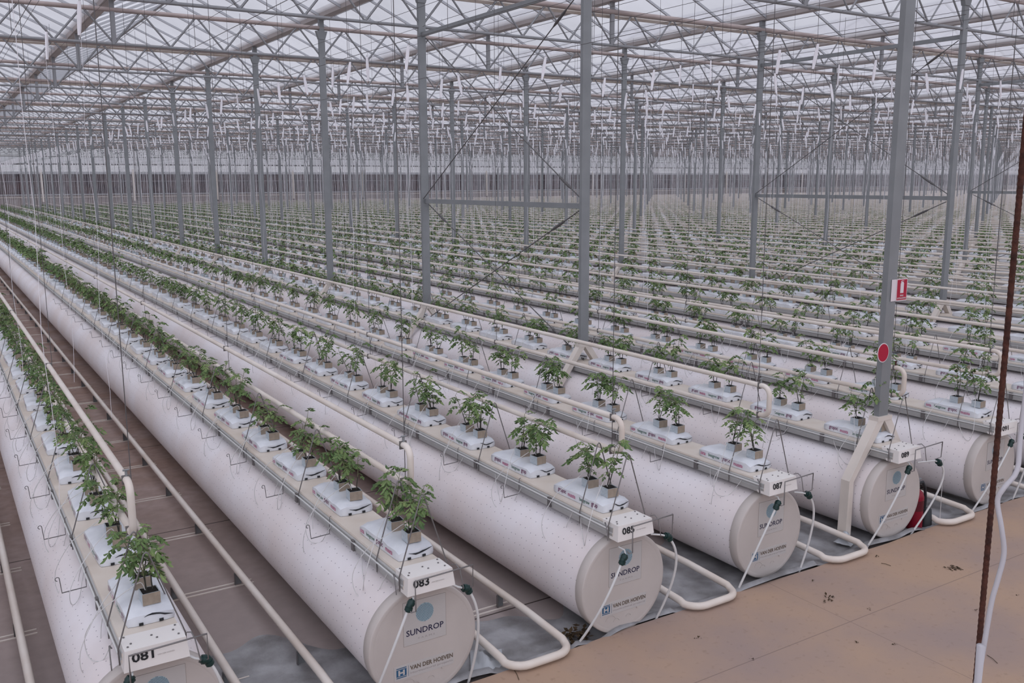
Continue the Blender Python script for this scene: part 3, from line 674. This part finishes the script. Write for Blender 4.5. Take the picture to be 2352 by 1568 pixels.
def drip_mesh(seed):
    r = random.Random(seed); lo = r.uniform(.02, .16); dy = r.choice([-1, 1, 1])*r.uniform(.12, .26)
    P = [Vector(p) for p in ((.0, 0, .07), (-.02, .01, .115), (-.08, dy*.15, .085), (-.16, dy*.45, .02), (-.24, dy*.8, -.06), (-.29-lo*.3, dy, -.15-lo*.6), (-.28-lo*.3, dy*.75, -.24-lo), (-.24, dy*.2, -.235-lo), (-.205, -dy*.3, -.17-lo*.3), (-.180, -dy*.5, -.125))]
    pts = []
    for i in range(len(P)-1):
        p0, p1, p2, p3 = P[max(0, i-1)], P[i], P[i+1], P[min(len(P)-1, i+2)]
        for k in range(4):
            t = k/4; pts.append(.5*((2*p1)+(p2-p0)*t+(2*p0-5*p1+4*p2-p3)*t*t+(3*p1-p0-3*p2+p3)*t**3))
    pts.append(P[-1]); b = MB(); b.tube(pts, .0026, 5); return b.mesh('drip_tube', M_DRIP)
DRIP = [drip_mesh(s) for s in range(6)]
bags, plants = [], []
for k in ROWS:
    x = rowx(k)
    j = 0
    while True:
        y0 = 4.985+OFF.get(k, 0)+.94*j; j += 1
        if y0+.62 > Y_FAR-.3: break
        yc = y0+.31
        if not inview(x, yc, 1.1, 90 if yc < 20 else 30): continue
        d = proj(x, yc, 1)[2]; bags.append((d, k, j-1, x+.028, yc))
        for q, yy in enumerate((y0+.10, y0+.335)): plants.append((d+q*.001, k, (j-1)*2+q, x+.045, yy))
bags.sort(); plants.sort()
def plabel(kind, k, n, lim):
    if k <= 91 and k >= 81:
        if n < lim: return '%s, %s from the path in the row numbered %03d' % (kind, ORD[n], k)
        return '%s farther than the %s from the path in row %03d' % (kind, ORD[lim-1], k)
    if k == 79: return '%s in the row left of row 081' % kind
    j = (k-91)//2
    return '%s in the %s row behind row 091' % (kind, ORD[j-1])
for (d, k, n, x, y) in bags[:300]:
    s = (k//2*7+n*3) % 4
    o = tag(link('grow_bag', BAGS[s], None, (x, y, .8985), rng.uniform(-.035, .035)), plabel('white grow bag', k, n, 16), 'grow bag', 'white grow bags lying on the gutters')
    if d < 13: link('drain_slit', SLITS[(s+n) % 4], o); bag_text(s+n, o); holes(o)
    elif d < 18: link('drain_slit', SLITS[(s+n) % 4], o); holes(o)
for (d, k, n, x, y) in plants[:300]:
    v = PL[(k//2*5+n*4+n//3) % 9]; t = thing('tomato_plant', (x, y, .985), plabel('young tomato plant', k, n, 22), 'plant', 'young tomato plants in cubes on the bags', rng.uniform(-.12, .12))
    c = link('growing_cube', CUBE, t); link('substrate', SOIL, c)
    a = int(rng.integers(0, 4))*PI/2+rng.uniform(-.5, .5); sc = rng.uniform(.85, 1.12)
    for nm, m in zip(('stem', 'foliage'), v):
        o = link(nm, m, t); o.rotation_euler.z = a; o.scale = (1, 1, 1)
        o.scale = (1.0, 1.0, sc) if sc > 1 else (1, 1, sc)
    if d < 14.5:
        tag(link('drip_tube', DRIP[(n*5+k) % 6], None, (x-.02, y, .985)), plabel('pale drip tube of plant', k, n, 22), 'drip tube', 'thin pale drip tubes from the supply lines')
# the rest of the bags and plants: everything farther off, one object each
def tri_template(mbs):
    V, Fc, Mi = [], [], []
    for mb, remap in mbs:
        o = len(V); V += list(mb.v)
        for f, m in zip(mb.f, mb.m): Fc.append(tuple(o+i for i in f)); Mi.append(remap[m])
    return np.array([tuple(v) for v in V], dtype=np.float32), np.array([f if len(f) == 4 else (f[0], f[1], f[2], f[2]) for f in Fc]), np.array(Mi)
def mass(name, insts, temps, mats, lab, cat, grp):
    VS, FS, MS, o = [], [], [], 0
    for (x, y, z, a, t, sc) in insts:
        V, Fc, Mi = temps[t]; c, s = math.cos(a), math.sin(a)
        W = np.empty_like(V); W[:, 0] = (V[:, 0]*c-V[:, 1]*s)*sc+x; W[:, 1] = (V[:, 0]*s+V[:, 1]*c)*sc+y; W[:, 2] = V[:, 2]*sc+z
        VS.append(W); FS.append(Fc+o); MS.append(Mi); o += len(V)
    if not VS: return
    V = np.concatenate(VS); Fc = np.concatenate(FS).astype(np.int32); Mi = np.concatenate(MS).astype(np.int32)
    me = bpy.data.meshes.new(name); me.vertices.add(len(V)); me.vertices.foreach_set('co', V.ravel())
    me.loops.add(Fc.size); me.loops.foreach_set('vertex_index', Fc.ravel()); me.polygons.add(len(Fc))
    me.polygons.foreach_set('loop_start', np.arange(0, Fc.size, 4, dtype=np.int32))
    for m in mats: me.materials.append(m)
    me.polygons.foreach_set('material_index', Mi); me.update(calc_edges=True); me.validate()
    return tag(link(name, me), lab, cat, grp, 'stuff')
def quads_only(mb): 
    mb2 = MB(); mb2.v = mb.v
    for f, m in zip(mb.f, mb.m):
        if len(f) == 4: mb2.f.append(f); mb2.m.append(m)
    return mb2
T1, T2 = [], []
for s in range(7):
    st, lf_ = plant_meshes(300+s, 1); bx = MB(); bx.box(-.047, .047, -.047, .047, 0, .064)
    bx.m = [0, 4, 3, 3, 0, 0]
    T1.append(tri_template([(quads_only(bx), {0: 0, 3: 3, 4: 4}), (quads_only(st), {0: 1, 1: 1}), (quads_only(lf_), {0: 2, 1: 1, 2: 5})]))
bx = MB(); W, Ln = .126, .303
bx.add([(-W, -Ln, 0), (W, -Ln, 0), (W, Ln, 0), (-W, Ln, 0), (-W, -Ln, .05), (W, -Ln, .05), (W, Ln, .05), (-W, Ln, .05), (-W*.85, -Ln*.93, .08), (W*.85, -Ln*.93, .08), (W*.85, Ln*.93, .08), (-W*.85, Ln*.93, .08)],
       [(0, 1, 5, 4), (1, 2, 6, 5), (2, 3, 7, 6), (3, 0, 4, 7), (4, 5, 9, 8), (5, 6, 10, 9), (6, 7, 11, 10), (7, 4, 8, 11), (8, 9, 10, 11)])
bx.add([(-.08, -Ln-.002, .040), (.11, -Ln-.002, .046), (.11, -Ln-.002, .052), (-.08, -Ln-.002, .050)], [(0, 1, 2, 3)], 1)
TB = [tri_template([(bx, {0: 0, 1: 1})])]
mass('tomato_plant', [(x, y, .982, rng.uniform(0, 6.28), int(rng.integers(0, 7)), rng.uniform(.9, 1.15)) for (d, k, n, x, y) in plants[300:]], T1, [M_FOIL, M_STEM, M_LEAF, M_TAN, M_SOIL, M_LEAF2],
     'green mass of all the farther young tomato plants in rows', 'plants', 'young tomato plants in cubes on the bags')
mass('grow_bag', [(x, y, .9, rng.uniform(-.03, .03), 0, 1) for (d, k, n, x, y) in bags[300:]], TB, [M_BAG, M_BLACK], 'all the farther white grow bags under the plants', 'grow bags', 'white grow bags lying on the gutters')

# ------------------------------------------------------------------ twine bobbins hanging from the crop wires
def bobbin_mesh(seed, string):
    r = random.Random(seed); b = MB(); w = .014; n = 5; lean = r.uniform(-.05, .05)
    b.tube([(0, 0, 0), (.012, 0, -.012), (.012, 0, -.045), (-.004, 0, -.055), (0, 0, -.03)], .0016, 4)
    vs = []
    for i in range(n+1):
        z = -.05-.23*i/n; x = lean*i/n; ww = w*(.7+.5*math.sin(PI*i/n)); vs += [(x-ww, -.006, z), (x+ww, -.006, z), (x+ww, .006, z), (x-ww, .006, z)]
    b.add(vs, [(4*i+a, 4*i+(a+1) % 4, 4*i+4+(a+1) % 4, 4*i+4+a) for i in range(n) for a in range(4)]+[(3, 2, 1, 0), (4*n, 4*n+1, 4*n+2, 4*n+3)], 1)
    b.tube([(lean, 0, -.28), (lean+.006, 0, -.31), (lean+.012, 0, -.29)], .0016, 4)
    s = None
    if string:
        s = MB(); L = 3.1; m = 14; ph = r.uniform(0, 6)
        s.tube([(lean+.012*math.sin(i*1.1+ph)*min(1, i/3)+r.uniform(-.004, .004), .012*math.sin(i*.9+ph*2), -.27-(L-.27)*i/m) for i in range(m+1)], .0016, 4)
        s = s.mesh('hanging_string', M_BOB)
    return b.mesh('twine_bobbin', [M_WIRE, M_BOB]), s
BO = [bobbin_mesh(s, True) for s in range(6)]
bob = []
for k in ROWS:
    x = rowx(k)+(.1 if (k-89) % 10 == 0 else 0)
    if k < 85: continue
    y = 5.6 if k > 87 else 7.2
    while y < Y_FAR-1:
        y += .47*(1 if rng.random() < .55 else 2)
        if inview(x, y, 4.4, 20) or inview(x, y, 3, 0): bob.append((proj(x, y, 4.4)[2], k, x+rng.uniform(-.02, .02), y, rng.random()))
for (x, y) in ((.48, 5.35), (.62, 9.4), (.62, 14.6), (1.0, 9.0), (1.05, 7.4)): bob.append((3, 81, x, y, .1))
bob.sort()
cnt = {}
for (d, k, x, y, u) in bob[:300]:
    n = cnt[k] = cnt.get(k, -1)+1
    if k <= 91: lb = ('white twine bobbin on the wire over row %03d, %s from the path' % (k, ORD[n])) if n < 20 else 'white twine bobbin over row %03d, beyond the twentieth' % k
    else: lb = 'white twine bobbin over the %s row behind row 091' % ORD[min(21, (k-93)//2)]
    m, s = BO[int(u*1000) % 6]
    if 3 < d < 5 and k == 81: t = tag(link('hanging_twine_bobbin', m, None, (x, y, 4.575)), lb, 'bobbin', 'white twine bobbins under the roof')
    else: t = tag(link('hanging_twine_bobbin', m, None, (x, y, 4.58), rng.uniform(-1, 1)), lb, 'bobbin', 'white twine bobbins under the roof')
    if u < .45 or k < 85: link('hanging_string', s, t)
def bob_temp(string):
    r = random.Random(5+string); b = MB(); w = .016; le = r.uniform(-.04, .04)
    b.add([(-w, -.005, -.04), (w, -.005, -.04), (w, .005, -.04), (-w, .005, -.04), (le-w, -.005, -.30), (le+w, -.005, -.30), (le+w, .005, -.30), (le-w, .005, -.30)], [(0, 1, 5, 4), (1, 2, 6, 5), (2, 3, 7, 6), (3, 0, 4, 7)], 0)
    if string: b.tube([(le, 0, -.28), (le+.012, .01, -1.2), (le-.008, -.01, -2.2), (le+.01, 0, -3.1)], .0030, 3, 0, False, False)
    return tri_template([(quads_only(b), {0: 0})])
mass('hanging_twine_bobbin', [(x, y, 4.57, rng.uniform(-1, 1), 1 if u < .8 else 0, 1) for (d, k, x, y, u) in bob[300:]], [bob_temp(0), bob_temp(1)], [M_BOB], 'all the farther white twine bobbins hanging under the roof', 'bobbins', 'white twine bobbins under the roof')

# ------------------------------------------------------------------ signs and extinguisher
x, y = POST_X0, POST_Y0-.03
t = thing('fire_extinguisher_sign', (x-.01, y-.003, 2.19), 'red and white fire extinguisher sign projecting from the nearest post', 'sign')
b = MB(); b.box(-.005, .062, -.003, 0, 0, .195); b.box(.060, .064, -.008, 0, 0, .195); b.box(.062, .215, -.006, -.003, -.002, .197); b.build('plate', M_SWHITE, t)
b = MB(); b.box(.070, .208, -.0075, -.006, .006, .189); b.build('red_panel', M_RED, t)
b = MB(); b.tube([(.139, -.0078, .068), (.139, -.0078, .155), (.139, -.0078, .166), (.139, -.0078, .170)], [.024, .024, .016, .006], 12)
for i, v in enumerate(b.v): b.v[i] = (v[0], -.0078+(v[1]+.0078)*.05, v[2])
b.tube([(.125, -.0082, .160), (.122, -.0082, .174), (.139, -.0082, .180), (.160, -.0082, .176)], .0025, 5); b.build('pictogram', M_SWHITE, t)
link('lettering', text_mesh('FIRE', .048, M_SWHITE, .014, bold=.02), t, (.139, -.0085, .046)); link('lettering', text_mesh('EXTINGUISHER', .125, M_SWHITE, .014, bold=.02), t, (.139, -.0085, .022))
b = MB(); n = 40
for r, yy, mi in ((.088, 0, 1), (.080, -.002, 0)):
    b.add([(r*.78*math.cos(2*PI*a/n), yy-.003, r*math.sin(2*PI*a/n)) for a in range(n)]+[(r*.78*math.cos(2*PI*a/n), yy, r*math.sin(2*PI*a/n)) for a in range(n)], [tuple(range(n))]+[(a, (a+1) % n, n+(a+1) % n, n+a) for a in range(n)], mi)
o = tag(b.build('disc_sign', [M_RED, M_SWHITE], None, (x-.085, y-.012, 1.735)), 'round red disc sign with white rim low on the nearest post', 'sign'); o.rotation_euler.z = -.12
t = thing('fire_extinguisher', (7.60, 4.93, .0), 'red fire extinguisher standing between the ends of tubes 089 and 091', 'fire extinguisher')
b = MB(); b.tube([(0, 0, .0), (0, 0, .02), (0, 0, .33), (0, 0, .37), (0, 0, .40), (0, 0, .42)], [.07, .075, .075, .062, .030, .022], 24); b.build('cylinder', M_EXT, t)
b = MB(); b.tube([(0, 0, .42), (0, 0, .455)], .016, 10); b.box(-.012, .07, -.01, .01, .452, .464); b.box(-.012, .06, -.01, .01, .485, .495); b.build('valve', M_POST, t)
b = MB(); b.tube([(.03, 0, .45), (.075, -.01, .455), (.105, -.02, .40), (.11, -.03, .28), (.105, -.03, .18)], .014, 10); b.build('hose', M_BLACK, t)
b = MB(); b.tube([(.12, -.04, .20), (.12, -.04, .19), (.12, -.04, .02), (.12, -.04, .0)], [.03, .048, .062, .062], 16); b.build('horn', M_BLACK, t)
b = MB(); b.tube([(0, 0, .20), (0, 0, .30)], .0765, 24); b.build('label_band', mat('dark_red_band', (.09, .008, .015), .4), t)
b = MB(); b.tube([(7.79, 4.80, .70), (7.785, 4.79, .35), (7.775, 4.78, .06)], .003, 5); tag(b.build('thin_string', M_HOSE), 'thin pale string hanging beside the right hose of row 089', 'string')

# ------------------------------------------------------------------ grey plastic sheet, debris
b = MB(); xs = np.arange(-3, 26, .05); ys = [4.79, 4.82, 4.86, 4.92, 5.0, 5.1, 5.2, 5.35, 5.5, 5.65, 5.8]; vs = []
for x in xs:
    for j, y in enumerate(ys):
        e = .012*math.sin(x*3.1)+.01*math.sin(x*7.7+1); far = .30*math.sin(x*1.3)+.16*math.sin(x*4.7)+.08*math.sin(x*11.3)
        z = .006+.011*abs(math.sin(x*6.3+y*9)+math.sin(x*2.9-y*14+2))*(.4+.6*math.sin(x*1.9)**2)
        rx = ((x-X83) % 1.6); inner = .45 < rx < 1.15
        if j < 3: z += (.052, .080, .045)[j]*(.35+.65*abs(math.sin(x*2.3+1+.8*math.sin(x*5))))
        if not inner and j > 1: z = min(z, .018)
        if .50 < rx < 1.16: z = min(z, .045)
        vs.append((x, y+(e if j < 2 else 0)+(far*(j/10)**2), z if j < 10 else .002))
m = len(ys); b.add(vs, [(i*m+j, (i+1)*m+j, (i+1)*m+j+1, i*m+j+1) for i in range(len(xs)-1) for j in range(m-1)], 0, True)
tag(b.build('plastic_sheet', M_SHEET), 'crumpled grey plastic sheet on the floor along the path edge', 'plastic sheet')
def folded(name, cx, cy, w, l, h, a, lab):
    b = MB(); r = random.Random(int(cx*100)); n = 8; vs = [((i/n-.5)*w, (j/n-.5)*l, .02+h*abs(math.sin(i*.9+j*.5))*math.sin(PI*i/n)*math.sin(PI*j/n)+r.uniform(0, .006)) for j in range(n+1) for i in range(n+1)]
    b.add(vs, [(j*(n+1)+i, j*(n+1)+i+1, (j+1)*(n+1)+i+1, (j+1)*(n+1)+i) for j in range(n) for i in range(n)], 0, True)
    o = tag(b.build(name, mat('pale_sheet', (.42, .44, .46), .4), None, (cx, cy, .015)), lab, 'plastic sheet'); o.rotation_euler.z = a
folded('sheet_fold', 2.93, 4.98, .22, .30, .07, -.5, 'pale folded flap of sheet right of the 083 end cap')
folded('sheet_fold', 6.72, 5.02, .14, .16, .12, .3, 'pale raised flap of sheet by the forked post leg')
def scrap(b, n, R, r, L=.03, z0=.0, th=.012):
    for i in range(n):
        a, q = r.uniform(0, 6.28), R*math.sqrt(r.random()); p = Vector((q*math.cos(a), q*math.sin(a), z0+r.uniform(0, th))); d = Vector((r.uniform(-1, 1), r.uniform(-1, 1), r.uniform(-.3, .5))).normalized()*L*r.uniform(.5, 1.2)
        s = d.cross(Vector((0, 0, 1))).normalized()*L*.3; b.add([p, p+d*.5+s+Vector((0, 0, .004)), p+d, p+d*.5-s], [(0, 1, 2, 3)])
r = random.Random(3); b = MB(); scrap(b, 70, .085, r, .055, .01, .07); tag(b.build('dead_plant_clump', M_DRY, None, (3.66, 4.93, .0)), 'clump of dead brown leaves on the floor left of tube 085', 'debris')
def on_path(px, py, z=.05):
    v = fw + rt2*((px-1176)/F_PX)+dn2*((py-784)/F_PX); t = (z-CAM_Z)/v.z; return (v.x*t, v.y*t, z+.001)
SC = [((2190, 1305), .055, 24, 'small dried sprig with leaves on the concrete'), ((1900, 1375), .07, 14, 'scatter of crumbled dark dirt on the concrete below rail 087'), ((2017, 1279), .02, 5, 'dry brown leaf scrap on the concrete by rail 087'),
      ((1996, 1398), .02, 4, 'dry leaf scrap just above the crossing of the concrete joints'), ((1868, 1335), .012, 4, 'dark leaf crumb on the concrete near tube 087'), ((1968, 1475), .012, 4, 'pale leaf crumb low on the concrete'),
      ((2056, 1480), .008, 3, 'tiny dark crumb on the concrete beside the joint'), ((2335, 1366), .012, 3, 'dark crumb on the concrete right of the rusty rod'), ((1726, 1514), .014, 4, 'dark leaf crumb on the long concrete joint'),
      ((1600, 1467), .03, 5, 'brown leaf scraps on the concrete near rail 085'), ((2242, 1402), .012, 4, 'dark crumb touching the left side of the rusty rod'), ((1610, 1165+50), .010, 3, 'dark crumb on the concrete')][:11]
for (p, R, n, lb) in SC:
    b = MB(); r = random.Random(p[0]); scrap(b, n, R, r, .018 if n < 10 else .03, .001, .004); x, y, z = on_path(*p); tag(b.build('leaf_scrap', M_DRY, None, (x, y, z)), lb, 'debris', 'plant scraps on the path')
for (a, c, lb) in (((1180, 1538), (1192, 1562), 'thin dry stalk on the concrete below rail 083'), ((2024, 1294), (2046, 1300), 'thin dry stalk on the concrete below rail 087'), ((2267, 1505), (2291, 1524), 'thin dry stalk on the concrete right of the rusty rod'), ((2175, 1303), (2213, 1309), 'thin bare twig beside the dried sprig on the concrete')):
    b = MB(); p, q = Vector(on_path(*a)), Vector(on_path(*c)); b.tube([p+Vector((0, 0, .003)), (p+q)/2+Vector((.004, 0, .006)), q+Vector((0, 0, .003))], .0022, 4); tag(b.build('dry_stalk', M_DRY), lb, 'debris', 'plant scraps on the path')

# ------------------------------------------------------------------ rusty rod and loose twine close by
d0 = fw + rt2*((2291-1176)/F_PX)+dn2*((1009-784)/F_PX); p0 = Vector((0, 0, CAM_Z))+d0*1.95
b = MB(); pts, rs = [], []
for i in range(0, 900):
    z = .05+i*.0066; pts.append((p0.x, p0.y, z)); rs.append(.0056 if i % 2 else .0064)
b.tube(pts, rs, 10); tag(b.build('rusty_rod', M_RUST), 'rusty ribbed vertical steel rod standing on the path at the right', 'rod')
b = MB(); pts = []
for (px, py, Z) in ((2375, 700, 1.75), (2362, 850, 1.72), (2344, 1000, 1.70), (2336, 1080, 1.68), (2306, 1120, 1.66), (2291, 1150, 1.66), (2300, 1210, 1.65), (2306, 1270, 1.65), (2292, 1330, 1.65), (2278, 1380, 1.65), (2262, 1470, 1.65), (2250, 1540, 1.65), (2240, 1600, 1.65), (2236, 1680, 1.65)):
    v = fw + rt2*((px-1176)/F_PX)+dn2*((py-784)/F_PX); pts.append(Vector((0, 0, CAM_Z))+v*Z)
pts = [Vector((pts[0].x, pts[0].y, 5.7))]+pts+[Vector((pts[-1].x, pts[-1].y, .06))]
sp = []
for i in range(len(pts)-1):
    a0, a1, a2, a3 = pts[max(0, i-1)], pts[i], pts[i+1], pts[min(len(pts)-1, i+2)]
    if i in (0, len(pts)-2): sp.append(a1); continue
    for q in range(4):
        tt = q/4; sp.append(.5*((2*a1)+(a2-a0)*tt+(2*a0-5*a1+4*a2-a3)*tt*tt+(3*a1-a0-3*a2+a3)*tt**3))
sp.append(pts[-1]); b.tube(sp, .0046, 8); tag(b.build('loose_twine', mat('soft_grey_twine', (.46, .44, .46), .9)), 'loose white twine hanging in waves beside the rusty rod', 'twine')

# ------------------------------------------------------------------ light: bright overcast sky through the roof
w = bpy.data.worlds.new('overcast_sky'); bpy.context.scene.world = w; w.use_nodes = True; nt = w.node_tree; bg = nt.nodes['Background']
tc = nt.nodes.new('ShaderNodeTexCoord'); n = nt.nodes.new('ShaderNodeTexNoise'); n.inputs['Scale'].default_value = 2.2; n.inputs['Detail'].default_value = 4
nt.links.new(tc.outputs['Generated'], n.inputs['Vector'])
r = nt.nodes.new('ShaderNodeValToRGB'); r.color_ramp.elements[0].position = .3; r.color_ramp.elements[0].color = (.62, .63, .70, 1); r.color_ramp.elements[1].position = .75; r.color_ramp.elements[1].color = (.72, .725, .795, 1)
nt.links.new(n.outputs[0], r.inputs[0]); nt.links.new(r.outputs[0], bg.inputs[0]); 
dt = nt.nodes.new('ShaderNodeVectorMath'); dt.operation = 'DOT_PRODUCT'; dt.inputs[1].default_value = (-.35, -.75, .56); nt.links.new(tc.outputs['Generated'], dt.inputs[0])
mr = nt.nodes.new('ShaderNodeMapRange'); mr.inputs[1].default_value = .15; mr.inputs[2].default_value = 1.0; mr.inputs[3].default_value = .60; mr.inputs[4].default_value = 3.3   # added unseen brightness: sky raised behind the camera to light the row ends
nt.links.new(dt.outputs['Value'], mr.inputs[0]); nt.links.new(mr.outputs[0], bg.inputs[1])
sc = bpy.context.scene
sc.view_settings.view_transform = 'Standard'; sc.view_settings.look = 'None'; sc.view_settings.exposure = 0.15; sc.view_settings.gamma = 1.0; sc.view_settings.use_curve_mapping = False
sc.cycles.max_bounces = 6; sc.cycles.diffuse_bounces = 4; sc.cycles.transparent_max_bounces = 12; sc.cycles.caustics_reflective = False; sc.cycles.caustics_refractive = False
